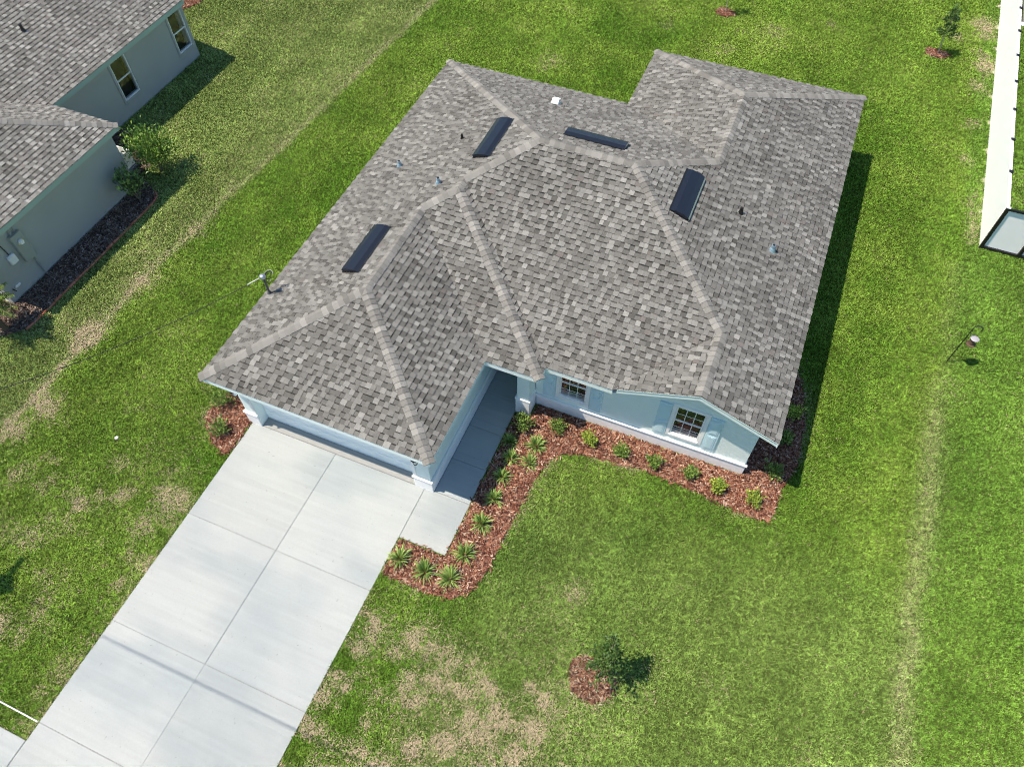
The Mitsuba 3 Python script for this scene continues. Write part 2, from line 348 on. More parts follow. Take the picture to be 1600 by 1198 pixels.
def window(parent, axis, c, x0, z0, x1, z1, cols, sgn, room=True):
    """A two-sash window with muntins. axis 'y': faces -y at y = c; axis 'x': faces +x at x = c."""
    def B(a0, a1, o0, o1, q0, q1):                      # a along the wall, o outwards from the wall face
        return bx(a0, a1, c - o1, c - o0, q0, q1, .004) if axis == 'y' else bx(c + o0, c + o1, a0, a1, q0, q1, .004)
    f = .045; fr = part(parent, 'window', cat([B(x0 + .002, x0 + f, -.07, .012, z0 + .002, z1 - .002), B(x1 - f, x1 - .002, -.07, .012, z0 + .002, z1 - .002), B(x0 + f, x1 - f, -.07, .012, z0 + .002, z0 + f), B(x0 + f, x1 - f, -.07, .012, z1 - f, z1 - .002)]), 'm_white')
    zm = (z0 + z1) / 2
    part(fr, 'meeting_rail', B(x0 + f, x1 - f, -.045, -.003, zm - .022, zm + .022), 'm_white')
    for zz0, zz1, o in ((z0 + f, zm - .022, -.035), (zm + .022, z1 - f, -.02)):
        m = B(x0 + f, x1 - f, o - .002, o + .002, zz0, zz1)
        a, b, q = x0 + f, x1 - f, c - o if axis == 'y' else c + o
        v = [(a, q, zz0), (b, q, zz0), (b, q, zz1), (a, q, zz1)] if axis == 'y' else [(q, a, zz0), (q, b, zz0), (q, b, zz1), (q, a, zz1)]
        part(fr, 'pane', trimesh.Trimesh(v, [[0, 1, 2], [0, 2, 3]], process=False), 'm_glass')
        if cols > 1:
            for i in range(1, cols): x = x0 + f + (x1 - x0 - 2 * f) * i / cols; part(fr, 'muntin', B(x - .009, x + .009, o + .003, o + .013, zz0, zz1), 'm_white')
            part(fr, 'muntin', B(x0 + f, x1 - f, o + .0035, o + .0125, (zz0 + zz1) / 2 - .009, (zz0 + zz1) / 2 + .009), 'm_white')
    # dark room behind the glass: the back of a curtain of shade half way up
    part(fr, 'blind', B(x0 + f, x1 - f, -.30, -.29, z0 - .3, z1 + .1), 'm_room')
    t = .09
    part(parent, 'window_surround', cat([B(x0 - t, x0 - .001, .001, .03, z0 - t, z1 + t), B(x1 + .001, x1 + t, .001, .03, z0 - t, z1 + t), B(x0, x1, .001, .029, z1 + .001, z1 + t), B(x0, x1, .001, .045, z0 - t, z0 - .001)]), 'm_trim' if parent == HOUSE else 'm_nwall')
    return fr
for W, sh in ((WL, ((7.62, 7.96), (8.93, 9.26))), (WR, ((10.70, 11.03), (12.0, 12.33)))):
    window(HOUSE, 'y', FY, *W, 3, -1)
    for a, b in sh:
        s_ = part(HOUSE, 'shutter', bx(a, b, FY - .04, FY - .004, .62, 2.08, .006), 'm_shutter')
        for z0, z1 in ((.70, 1.30), (1.40, 2.0)):
            part(s_, 'shutter_panel', cat([bx(a + .05, b - .05, FY - .052, FY - .041, z0, z1, .008), bx(a + .09, b - .09, FY - .060, FY - .053, z0 + .04, z1 - .04, .006)]), 'm_shutter')
# wall lanterns beside the garage door
for x in (.55, 5.72):
    ln = part(HOUSE, 'wall_lantern', cat([bx(x - .06, x + .06, .395, .428, 1.62, 1.86, .01), rod((x, .40, 1.80), (x, .28, 1.86), .012), trimesh.creation.cone(radius=.10, height=.09, sections=8, transform=trimesh.transformations.translation_matrix((x, .28, 1.80))), rod((x, .28, 1.60), (x, .28, 1.63), .06)]), 'm_black')
    part(ln, 'glass_globe', rod((x, .28, 1.63), (x, .28, 1.80), .05, .075), 'm_white')

# roof fittings
def roof_frame(kind, e0):
    k = math.hypot(1, SL)
    inw = {'L': (1, 0), 'R': (-1, 0), 'B': (0, -1)}[kind]; Tt = np.array([*inw, SL]) / k; N = np.array([-inw[0] * SL, -inw[1] * SL, 1]) / k
    return np.cross(Tt, N), Tt, N
def vent(kind, c, L, wd=.50):
    """Off-ridge vent: a black hooded metal box, its mouth down the slope."""
    U, Tt, N = roof_frame(kind, 0); c = np.array(c, float); M3 = lambda u, t, h: c + U * u + Tt * t + N * h
    prof = [(wd / 2, .036), (wd * .28, .095), (-wd * .18, .135), (-wd / 2, .11), (-wd / 2, .08)]
    V, F = [], []
    for u in (-L / 2, L / 2): V += [M3(u, t, h) for t, h in prof]
    n = len(prof)
    F += sum([[[i, i + 1, n + i + 1], [i, n + i + 1, n + i]] for i in range(n - 1)], [])
    vt = part(HOUSE, 'roof_vent', trimesh.Trimesh(V, F, process=False), 'm_navy')
    ends = []
    for u in (-L / 2, L / 2):
        e = [M3(u, t, h) for t, h in prof] + [M3(u, -wd * .42, .036)]
        ends.append(trimesh.Trimesh(e, [[0, i, i + 1] for i in range(1, len(e) - 1)], process=False))
    [part(vt, 'end_plate', e_, 'm_galv' if kind == 'B' and j_ == 0 else 'm_navy') for j_, e_ in enumerate(ends)]
    part(vt, 'lip', cat([trimesh.Trimesh([M3(-L / 2, -wd / 2 - .05, .068), M3(L / 2, -wd / 2 - .05, .068), M3(L / 2, -wd / 2 - .002, .100), M3(-L / 2, -wd / 2 - .002, .100)], [[0, 1, 2], [0, 2, 3]], process=False)]), 'm_galv' if kind == 'R' else 'm_navy')
    e = [M3(s * L / 2 * 1.02, t, .034) for s, t in ((-1, -wd / 2 - .03), (1, -wd / 2 - .03), (1, wd / 2 + .05), (-1, wd / 2 + .05))]
    part(vt, 'flashing', trimesh.Trimesh(e, [[0, 1, 2], [0, 2, 3]], process=False), 'm_black')
vent('L', (2.35, 4.62, rz(2.35)), 1.75); vent('L', (3.99, 9.21, rz(3.99)), 1.75)
vent('B', (6.73, 10.0, rz(b1 - 10.0)), 1.74); vent('R', (9.60, 9.03, rz(w_ - 9.60)), 1.70)
def pipe(x, y, z, mat, r=.045, h=.32, name='vent_pipe'):
    k = part(HOUSE, name, cat([rod((x, y, z - .05), (x, y, z + h), r, n=12), rod((x, y, z - .03), (x, y, z + .10), r * 1.9, r * 1.15, n=12)]), mat, smooth=40)
    part(k, 'cap', rod((x, y, z + h + .001), (x, y, z + h + .012), r * .7, n=12), 'm_dark')
pipe(1.34, 8.29, rz(1.34), 'm_lead', .05, .19); pipe(3.16, 7.29, rz(3.16), 'm_lead', .05, .19); pipe(12.14, 8.98, rz(w_ - 12.14), 'm_lead', .055, .21)
pipe(2.89, 9.40, rz(2.89), 'm_black', .03, .16); pipe(11.05, 9.57, rz(w_ - 11.05), 'm_black', .045, .18)
U, Tt, N = roof_frame('B', 0); c0 = np.array([4.64, 12.49, rz(b1 - 12.49)])
hb = trimesh.convex.convex_hull(np.array([c0 + U * u + Tt * t + N * h for u in (-.11, .11) for t, h in ((-.12, .01), (.12, .01), (-.12, .16), (.05, .16), (.12, .06))]))
k = part(HOUSE, 'exhaust_hood', hb, 'm_white'); part(k, 'flashing', trimesh.convex.convex_hull(np.array([c0 + U * u + Tt * t + N * h for u in (-.16, .16) for t in (-.15, .17) for h in (.018, .022)])), 'm_galv')
# electric service mast
mb = np.array([.17, 2.93, rz(.17)]); mt = mb + [0, 0, .62]
ma = part(HOUSE, 'service_mast', cat([rod(mb - [0, 0, .4], mt, .03, n=10), rod(mb - [0, 0, .02], mb + [0, 0, .10], .075, .036, n=12)]), 'm_mast', smooth=40)
hd = trimesh.creation.icosphere(2, .085); hd.apply_scale([1.1, 1, .85]); hd.apply_translation(mt + [0, -.01, .05])
part(ma, 'weatherhead', hd, 'm_galv', smooth=True)
an = np.linspace(.2, 5.6, 26)
for k_, (r, off, m) in enumerate(((.19, .09, 'm_grey'), (.16, .05, 'm_black'), (.13, .12, 'm_black'))):
    pts = np.c_[mt[0] + .10 + r * np.cos(an) * .9, mt[1] + off + r * np.sin(an) * .55, mt[2] + .02 + r * .8 * np.sin(an + .6)]
    part(ma, 'drip_loop', tube(pts, .009), m)

# ------------------------------------------------------------------ the neighbouring house
NH = thing('neighbor_house', 'grey green house with grey shingle roof standing in the upper left corner', 'house')
nx1, nx2, ny0, ny1, ny2, ns = -11.08, -8.40, .82, 7.22, 14.25, .48
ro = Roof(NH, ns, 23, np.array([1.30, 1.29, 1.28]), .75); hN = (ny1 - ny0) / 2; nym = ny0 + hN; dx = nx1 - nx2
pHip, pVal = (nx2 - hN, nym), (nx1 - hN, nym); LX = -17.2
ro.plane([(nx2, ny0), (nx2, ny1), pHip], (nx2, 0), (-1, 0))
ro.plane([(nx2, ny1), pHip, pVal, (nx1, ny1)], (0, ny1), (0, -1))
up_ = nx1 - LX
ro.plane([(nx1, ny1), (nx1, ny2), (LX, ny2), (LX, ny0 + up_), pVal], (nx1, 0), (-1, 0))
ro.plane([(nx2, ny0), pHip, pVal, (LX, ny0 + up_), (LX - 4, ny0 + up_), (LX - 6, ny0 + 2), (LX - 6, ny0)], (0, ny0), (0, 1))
n3 = lambda q, h: (*q, EZ + ns * h); sF, sB, sL, sR = (0, -ns, 1), (0, ns, 1), (-ns, 0, 1), (ns, 0, 1)
ro.cap(n3((nx2, ny1), 0), n3(pHip, hN), sR, sB); ro.cap(n3((nx2, ny0), 0), n3(pHip, hN), sF, sR); ro.cap(n3(pHip, hN), n3(pVal, hN), sB, sF)
ro.cap(n3(pVal, hN), n3((LX, ny0 + up_), up_), sF, sR); ro.cap(n3((LX, ny0 + up_), up_), n3((LX, ny2), up_), sL, sR)
back = trimesh.Trimesh([n3((LX, ny2), up_), n3((LX, ny0 + up_), up_), (2 * LX - nx1, ny0 + up_, EZ), (2 * LX - nx1, ny2, EZ)], [[0, 1, 2], [0, 2, 3]], process=False)
ro.finish([back])
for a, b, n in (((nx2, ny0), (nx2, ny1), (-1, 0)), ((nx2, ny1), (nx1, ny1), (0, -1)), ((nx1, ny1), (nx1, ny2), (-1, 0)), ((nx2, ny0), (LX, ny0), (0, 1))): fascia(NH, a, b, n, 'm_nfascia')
part(NH, 'rake_board', trimesh.convex.convex_hull(np.array([(x, y, EZ + ns * (nx1 - x) - q) for x in (nx1, LX) for y in (ny2 - .04, ny2 - .01) for q in (.02, .18)])), 'm_nfascia')
part(NH, 'soffit', prism(Polygon([(nx2, ny0), (nx2, ny1), (nx1, ny1), (nx1, ny2), (LX, ny2), (LX, ny0)]).buffer(-.045, join_style=2), 2.325, 2.34), 'm_white')
NW1, NW2 = (-8.77, 1.2, 7.06), (-11.45, 7.06, 14.35)
def wall_x(x0, x1, y0, y1, z1, holes=()):
    poly = Polygon([(y0, -.1), (y1, -.1), (y1, z1), (y0, z1)])
    for h in holes: poly = poly.difference(box(*h))
    m = trimesh.creation.extrude_polygon(poly, x1 - x0, engine='earcut'); v = m.vertices.copy()
    m = trimesh.Trimesh(np.c_[x0 + v[:, 2], v[:, 0], v[:, 1]], m.faces, process=False); m.fix_normals(); return m
nwin = ((10.18, .62, 10.98, 2.14), (13.46, .62, 14.26 - .02, 2.12))
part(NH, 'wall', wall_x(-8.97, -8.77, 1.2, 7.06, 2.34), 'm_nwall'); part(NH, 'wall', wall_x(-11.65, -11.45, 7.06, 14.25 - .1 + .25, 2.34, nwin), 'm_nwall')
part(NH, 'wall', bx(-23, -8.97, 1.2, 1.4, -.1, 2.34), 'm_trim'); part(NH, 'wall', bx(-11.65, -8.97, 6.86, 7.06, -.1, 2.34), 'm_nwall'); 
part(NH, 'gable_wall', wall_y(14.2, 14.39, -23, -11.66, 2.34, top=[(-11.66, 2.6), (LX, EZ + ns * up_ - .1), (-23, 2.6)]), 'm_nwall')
for wq in nwin: window(NH, 'x', -11.45, wq[0], wq[1], wq[2], wq[3], 1, 1)
EPB = part(NH, 'electric_panel', bx(-8.767, -8.62, 2.26, 2.66, .88, 1.88, .012), 'm_panelbox')
part(EPB, 'meter', rod((-8.618, 2.46, 1.60), (-8.53, 2.46, 1.60), .085, .07, n=14), 'm_white', smooth=40); part(EPB, 'meter_ring', rod((-8.619, 2.46, 1.60), (-8.59, 2.46, 1.60), .105, n=14), 'm_galv')
part(NH, 'conduit', rod((-8.73, 2.56, 0), (-8.73, 2.56, .875), .025), 'm_grey'); part(NH, 'conduit', rod((-8.72, 2.40, 1.885), (-8.72, 2.40, 2.32), .035), 'm_grey'); part(NH, 'conduit', rod((-8.72, 2.55, 1.885), (-8.72, 2.55, 2.32), .02), 'm_grey')
cb = part(NH, 'cable_box', bx(-8.765, -8.66, 1.86, 2.12, 1.10, 1.42, .03), 'm_white'); part(NH, 'conduit', tube([(-8.74, 1.99, 1.42), (-8.74, 1.95, 1.8), (-8.74, 1.8, 2.3)], .014), 'm_black')
part(NH, 'wall_vent', bx(-8.766, -8.72, 1.52, 1.72, .42, .50, .01), 'm_white'); part(NH, 'hose_bib', rod((-8.77, 1.44, .46), (-8.66, 1.44, .42), .02), 'm_dark')
part(NH, 'vent_pipe', cat([rod((-13.3, 9.1, EZ + ns * 2.22), (-13.3, 9.1, EZ + ns * 2.22 + .22), .05, n=10), rod((-13.3, 9.1, EZ + ns * 2.22 - .04), (-13.3, 9.1, EZ + ns * 2.22 + .07), .10, .06, n=10)]), 'm_black')
ac = thing('air_conditioner', 'white outdoor air conditioner box half hidden behind the grey wall corner and leafy bush', 'air conditioner')
part(ac, 'casing', bx(-10.1, -9.5, 7.4, 7.95, .08, .70, .03), 'm_white'); part(ac, 'pad', bx(-10.2, -9.4, 7.3, 8.05, -.05, .075), 'm_concrete'); part(ac, 'fan_guard', rod((-9.8, 7.68, .703), (-9.8, 7.68, .72), .22, n=20), 'm_grey')

# ------------------------------------------------------------------ ground, paving
struct('ground', trimesh.Trimesh([(-250, -250, 0), (270, -250, 0), (270, 280, 0), (-250, 280, 0)], [[0, 1, 2], [0, 2, 3]], process=False), 'm_ground')
JG = .0036
drive_poly = box(.45, -12.5, 5.73, .40)
drv = struct('driveway', lift(box(.46, -12.5, 5.72, .69).union(box(-8, -12.5, .46, -8.28)), .014), 'm_joint')
xs, ys = (.45, 3.07, 5.73), (.40, -2.525, -5.465, -7.865, -10.2, -12.5)
def slab(x0, x1, y0, y1, zt=.03): return bx(x0 + JG, x1 - JG, y0 + JG, y1 - JG, -.06, zt, .008)
for i in range(5):
    for j in range(2):
        y1, y0 = ys[i], ys[i + 1]
        if i == 2:                                      # this row has a shallow swale across it
            n = 48; yy = np.linspace(y0 + JG, y1 - JG, n); zz = .03 - .012 * np.exp(-((yy + 6.02) / .10) ** 2)
            v = np.concatenate([np.c_[np.full(n, x), yy, zz] for x in (xs[j] + JG, xs[j + 1] - JG)] + [np.c_[np.full(n, x), yy, np.full(n, -.06)] for x in (xs[j] + JG, xs[j + 1] - JG)])
            f = []
            for q in range(n - 1): f += [[q, n + q, n + q + 1], [q, n + q + 1, q + 1], [2 * n + q, q, q + 1], [2 * n + q, q + 1, 2 * n + q + 1], [n + q, 3 * n + q, 3 * n + q + 1], [n + q, 3 * n + q + 1, n + q + 1]]
            part(drv, 'slab', trimesh.Trimesh(v, f, process=False), 'm_concrete')
        else: part(drv, 'slab', slab(xs[j], xs[j + 1], y0, y1), 'm_concrete')
part(drv, 'apron', bx(.77, 5.44, .412, .69, -.06, .034, .006), 'm_apron')
for x0, x1 in ((-2.4, .44), (-5.2, -2.4), (-8, -5.2)): part(drv, 'slab', slab(x0, x1, -10.2, -8.26), 'm_concrete')
wk = struct('walkway', lift(box(5.97, -1.04, 7.0, 5.95).union(box(5.75, -1.04, 5.97, .40)), .013), 'm_joint')
part(wk, 'slab', prism(Polygon([(5.737, -1.045), (7.0, -1.045), (7.0, .415), (5.737, .415)]), -.06, .032), 'm_concrete')
for y0, y1 in ((.43, 1.48), (1.48, 2.60), (2.60, 3.75), (3.75, 5.99)): part(wk, 'slab', slab(6.0, 7.38 if y0 > 3.7 else 7.0, y0, y1, .035), 'm_concrete')
struct('street', lift(box(-120, -30, 120, -12.6), .01), 'm_asphalt')
ct = thing('plastic_conduit', 'thin straight white plastic conduit lying on the grass beside the driveway in the lower left', 'pipe')
scene[ct] = mikit.ply(rod((-9, -7.84, .055), (.43, -7.87, .055), .017, n=8), 'm_white')
struct('patio', lift(box(19.40, 29.5, 27, 42), .03), 'm_paver')
part('patio', 'border', bx(19.25, 27, 29.2, 29.48, -.02, .06, .01), 'm_white')

# ------------------------------------------------------------------ mulch beds
def chaikin(pts, n=2):
    pts = np.array(pts, float)
    for _ in range(n): pts = np.stack([pts * .75 + np.roll(pts, -1, 0) * .25, pts * .25 + np.roll(pts, -1, 0) * .75], 1).reshape(-1, 2)
    return pts
bed_front = Polygon([(5.79, -2.07), (5.765, -1.075), (7.03, -1.075), (7.03, 3.45), (7.45, 3.45), (7.5, 3.93), (13.24, 3.93), (13.24, 8.0), (13.9, 8.0), (14.27, 7.2), (14.5, 6.0), (14.54, 4.72), (14.30, 3.85), (14.27, 3.15), (14.19, 2.86), (13.85, 2.80), (13.35, 2.84), (12.06, 2.99), (10.74, 3.05), (9.54, 2.92), (9.1, 2.84), (8.72, 2.69), (8.45, 2.40), (8.36, 2.0), (8.26, 1.52), (8.18, 0), (8.16, -.95), (7.98, -1.64), (7.60, -1.99), (7.0, -2.10), (6.4, -2.06)])
bed_left = Polygon([(.44, .30), (.36, .9), (.1, 1.15), (-.55, 1.1), (-.94, .7), (-.9, .2), (-.76, -.1), (-.27, -.55), (.31, -.80), (.44, -.7)])
bed_side = Polygon(chaikin([(-.02, 5.2), (-.5, 5.3), (-.75, 6.0), (-.5, 6.9), (-.02, 7.0)]))
ring = lambda x, y, a, b, s: Polygon([(x + a * math.cos(t) * (1 + .12 * math.sin(3 * t + s)), y + b * math.sin(t) * (1 + .10 * math.cos(2 * t + s))) for t in np.linspace(0, 6.28, 28)[:-1]])
bed_tree = ring(11.28, -2.42, .56, .52, .5); bed_tree2 = ring(16.24, 25.76, .48, .36, 1.0); bed_tree3 = ring(7.62, 25.55, .44, .34, 2.0); bed_far = ring(-14.6, 17.6, .75, .8, 0)
bed_neigh = Polygon([(-8.77, 1.19), (-10.5, 1.19), (-10.5, .0), (-8.3, -.05), (-7.72, .5), (-7.68, 1.1), (-7.68, 6.78), (-8.1, 7.1), (-9.0, 7.5), (-9.0, 9.0), (-11.4, 9.4), (-11.4, 7.1), (-8.75, 7.1)])
RED = .86 * np.array([[.36, .170, .110], [.22, .092, .063], [.47, .275, .195], [.10, .044, .035], [.62, .47, .37], [.28, .165, .13]]); RP = [.22, .24, .16, .20, .09, .09]
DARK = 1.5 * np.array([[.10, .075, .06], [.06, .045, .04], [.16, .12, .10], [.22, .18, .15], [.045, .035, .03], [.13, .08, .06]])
def chips(poly, dens, seed, pal):
    rng = np.random.default_rng(seed); x0, y0, x1, y1 = poly.bounds; n = int((x1 - x0) * (y1 - y0) * dens)
    q = np.c_[rng.uniform(x0, x1, n), rng.uniform(y0, y1, n)]; inn = shapely.contains_xy(poly.buffer(-.035), q[:, 0], q[:, 1]); q = q[inn | (shapely.contains_xy(poly.buffer(.06), q[:, 0], q[:, 1]) & (rng.random(n) < .05))]; n = len(q)
    L, W = rng.gamma(6, .012, n)[:, None] * .55 + .02, rng.uniform(.010, .022, n)[:, None]
    a, tilt, roll = rng.uniform(0, 2 * np.pi, n), rng.normal(0, .42, n), rng.normal(0, .6, n)
    d = np.c_[np.cos(a) * np.cos(tilt), np.sin(a) * np.cos(tilt), np.sin(tilt)]; s = np.c_[-np.sin(a) * np.cos(roll), np.cos(a) * np.cos(roll), np.sin(roll)]
    c = np.c_[q, .022 + rng.uniform(0, .05, n)]; k = rng.uniform(.004, .014, n)[:, None] * np.array([0, 0, 1])
    V = np.stack([c - d * L - s * W * .7, c - d * L * .9 + s * W * .6, c - s * W + d * L * .1 + k, c + s * W + d * L * .05 + k, c + d * L - s * W * .5, c + d * L * .85 + s * W * .7], 1)
    F = np.array([[0, 2, 3], [0, 3, 1], [2, 4, 5], [2, 5, 3]]); F = (np.arange(n) * 6)[:, None, None] + F
    col = pal[rng.choice(6, n, p=RP)] * rng.uniform(.75, 1.25, (n, 1))
    return (V.reshape(-1, 3), F.reshape(-1, 3)), np.repeat(col, 6, 0)
def mulch(poly, label, seed, dens=1900, pal=RED, base='m_soil'):
    k = thing('mulch_bed', label, 'mulch bed'); labels[k]['kind'] = 'stuff'
    part(k, 'soil', lift(poly, .016), base); m, c = chips(poly, dens, seed, pal); part(k, 'bark_chips', m, 'm_vertex', False, c); labels[k + '__bark_chips'] = {'kind': 'stuff'}
mulch(bed_front, 'long L-shaped bed of reddish bark mulch wrapping the front walkway and gable wall', 1)
mulch(bed_left, 'small bed of red bark mulch at the left front corner of the garage', 2)
mulch(bed_side, 'narrow bed of red mulch peeping out under the left roof edge', 3)
mulch(bed_tree, 'patch of brown bark mulch around the young tree on the front lawn', 4, 1900, RED * [.85, 1.0, 1.0])
mulch(bed_tree2, 'ring of brown mulch around the sapling by the white fence', 5)
mulch(bed_tree3, 'ring of reddish mulch around the sapling at the top edge of the back lawn', 6)
mulch(bed_far, 'bright red mulch patch at the far corner of the grey green house', 7, 2200)
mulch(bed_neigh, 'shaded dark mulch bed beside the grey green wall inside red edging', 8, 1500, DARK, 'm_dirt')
ge = thing('garden_edging', 'line of low red brick edging along the dark mulch bed by the grey green house', 'edging')
path = [(-7.70, .55), (-7.67, 1.1), (-7.66, 4.0), (-7.68, 6.75), (-8.12, 7.08)]
ls = LineString(path); rng = np.random.default_rng(5); t = 0.0
while t < ls.length - .3:
    a, b = np.array(ls.interpolate(t).coords[0]), np.array(ls.interpolate(t + .285).coords[0]); d = b - a; L = np.linalg.norm(d)
    m = trimesh.util.concatenate([bx(0, L, -.05, -.006, -.03, .085, .012), bx(0, L, .006, .05, -.03, .06, .012)])
    m.apply_transform(trimesh.transformations.rotation_matrix(math.atan2(d[1], d[0]) + rng.normal(0, .03), [0, 0, 1])); m.apply_translation([*a, rng.uniform(-.015, .01)])
    part(ge, 'brick', m, 'm_edging'); t += .30

# ------------------------------------------------------------------ plants
def leaf_soup(centers, dirs, L, W, cols, rng, fold=.25):
    """Folded four-point leaves."""
    n = len(centers); d = dirs / np.linalg.norm(dirs, axis=1, keepdims=True)
    r = rng.normal(size=(n, 3)); s = np.cross(d, r); s /= np.linalg.norm(s, axis=1, keepdims=True); u = np.cross(s, d)
    u *= np.sign(u[:, 2:] + 1e-9)
    L, W = np.broadcast_to(L, (n,))[:, None], np.broadcast_to(W, (n,))[:, None]
    V = np.stack([centers, centers + d * L * .5 + s * W + u * W * fold, centers + d * L - u * L * .12, centers + d * L * .5 - s * W + u * W * fold], 1)
    F = np.array([[0, 1, 2], [0, 2, 3]]) + (np.arange(n) * 4)[:, None, None]
    return (V.reshape(-1, 3), F.reshape(-1, 3)), np.repeat(cols, 4, 0)
def greens(rng, n, a, b): 
    t = rng.random((n, 1)); return (np.array(a) * (1 - t) + np.array(b) * t) * rng.uniform(.75, 1.25, (n, 1))
def liriope(x, y, r, label, seed):
    rng = np.random.default_rng(seed); k = thing('liriope_clump', label, 'plant', 'strap-leaved clumps along the front walkway bed')
    n = 130; r *= 1.28; so = Soup()
    for i in range(n):
        a = rng.uniform(0, 2 * np.pi); l = r * rng.uniform(.65, 1.25); e = rng.uniform(.15, 1.15); wd = rng.uniform(.008, .014)
        d = np.array([math.cos(a), math.sin(a), 0]); s = np.array([-d[1], d[0], 0]); b = np.array([x, y, .02]) + d * rng.uniform(0, .05)
        pts = [b + d * l * math.sin(e) * q * 1.05 + np.array([0, 0, 1]) * (l * math.cos(e) * q * 1.2 - l * .75 * q * q * math.sin(e)) for q in (0, .35, .7, 1.0)]
        V = np.array([p + s * wd * f * sg for p, f in zip(pts, (.8, 1, .8, .15)) for sg in (-1, 1)]); V[:, 2] = np.maximum(V[:, 2], .02)
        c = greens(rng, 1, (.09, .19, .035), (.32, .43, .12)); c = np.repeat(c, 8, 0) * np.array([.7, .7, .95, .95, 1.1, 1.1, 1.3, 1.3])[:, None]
        so.add(V, sum([[[2 * q, 2 * q + 1, 2 * q + 3], [2 * q, 2 * q + 3, 2 * q + 2]] for q in range(3)], []), c)
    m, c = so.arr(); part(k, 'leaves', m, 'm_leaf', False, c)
    part(k, 'crown', rod((x, y, -.02), (x, y, .06), .06, .03), 'm_stem')
def shrub(x, y, r, h, label, seed, a=(.045, .10, .02), b=(.20, .28, .05), name='shrub', n=420, cat_='shrub', grp='young shrubs in the mulch beds', leaf=.07):
    rng = np.random.default_rng(seed); k = thing(name, label, cat_, grp)
    nb = 11; tips, st = [], []
    for i in range(nb):
        an_ = i * 2.4 + rng.uniform(-.4, .4); rr = r * math.sqrt((i + .5) / nb) * .8
        tip = np.array([x + rr * math.cos(an_), y + rr * math.sin(an_), h * rng.uniform(.7, 1.05) * (1 - .35 * (rr / r) ** 2)]); tips.append(tip)
        st.append(tube([(x, y, 0), ((x + tip[0]) / 2 + rng.normal(0, .02), (y + tip[1]) / 2, tip[2] * .55), tip], [.012, .009, .004], 5))
    part(k, 'stems', cat(st), 'm_stem')
    tips = np.array(tips); w = rng.integers(0, nb, n); base = np.array([x, y, .05]); q = rng.uniform(.35, 1.05, (n, 1)) ** .7
    c = base + (tips[w] - base) * q + rng.normal(0, r * .16, (n, 3)); c[:, 2] = np.maximum(c[:, 2], .04)
    d = (c - base) * .6 + rng.normal(0, r * .55, (n, 3)) + [0, 0, r * .35]
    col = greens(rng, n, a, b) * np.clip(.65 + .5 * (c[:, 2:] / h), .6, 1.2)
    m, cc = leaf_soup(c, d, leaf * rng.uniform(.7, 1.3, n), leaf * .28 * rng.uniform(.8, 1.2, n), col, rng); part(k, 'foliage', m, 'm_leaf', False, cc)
LI = [(6.02, -1.55, .30, 'strappy green clump in the tip of the mulch bed, nearest the driveway edge'),
      (6.73, -1.61, .31, 'middle strappy clump of the three at the lowest end of the mulch bed'),
      (7.37, -1.54, .32, 'strappy clump at the lowest right corner of the mulch bed, beside the lawn'),
      (7.45, -.84, .30, 'strappy clump beside the lower right corner of the sunlit walkway slab'),
      (7.51, .05, .29, 'sunlit strappy clump level with the edge of the shadow on the walkway'),
      (7.52, .80, .27, 'strappy clump on the shadow edge, second up from the walkway shadow corner'),
      (7.46, 1.46, .26, 'strappy clump half in shade beside the middle of the walkway'),
      (7.46, 2.05, .25, 'strappy clump beside the walkway, left of the two by the lawn corner'),
      (7.97, 2.11, .25, 'strappy clump closest to the rounded inner corner of the lawn'),
      (7.94, 2.66, .28, 'bright strappy clump in the bend of the mulch bed below the left window'),
      (7.22, 2.50, .24, 'dark shaded strappy clump near the porch pier')]
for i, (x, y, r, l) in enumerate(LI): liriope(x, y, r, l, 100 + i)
SH = [(7.42, 3.05, .34, .55, 'tallest dark shrub right in front of the porch pier', 0), (8.30, 3.38, .27, .40, 'low shrub below the left window, on the edge of the wall shadow', 0),
      (9.22, 3.33, .26, .38, 'yellow green shrub right of the left window, in the sun', 1), (10.11, 3.30, .27, .38, 'low shrub midway between the two front windows', 0),
      (11.03, 3.33, .26, .36, 'low shrub below the left shutter of the gable window', 0), (11.99, 3.36, .24, .36, 'low shrub below the right shutter of the gable window', 0),
      (12.73, 3.27, .24, .36, 'second shrub from the right end of the sunlit front row', 1), (13.66, 3.27, .27, .38, 'yellow green shrub at the lower right end of the front mulch bed', 1),
      (13.94, 4.22, .30, .42, 'shaded shrub just right of the front corner of the house', 0), (14.03, 5.35, .26, .36, 'shaded shrub under the right roof edge, in the middle of the side bed', 0),
      (14.12, 6.25, .28, .45, 'yellowish shrub furthest back along the right wall', 1), (-.62, .62, .38, .50, 'dark shrub tight under the left corner of the garage roof', 0),
      (-.17, -.19, .33, .42, 'round shrub in the small mulch bed left of the driveway', 0), (-.42, 6.15, .42, .8, 'dark shrub peeping out below the left roof edge beyond the cable mast', 0)]
for i, (x, y, r, h, l, c) in enumerate(SH):
    a, b = ((.06, .14, .025), (.26, .36, .08)) if not c else ((.10, .19, .03), (.42, .50, .08))
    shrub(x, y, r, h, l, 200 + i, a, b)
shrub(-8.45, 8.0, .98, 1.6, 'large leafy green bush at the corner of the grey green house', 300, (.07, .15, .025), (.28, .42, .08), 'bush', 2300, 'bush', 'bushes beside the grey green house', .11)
shrub(-8.15, 6.45, .50, 1.35, 'tall thin plant with tufts of leaves against the grey green wall', 301, (.06, .12, .04), (.20, .32, .10), 'bush', 420, 'bush', 'bushes beside the grey green house', .16)
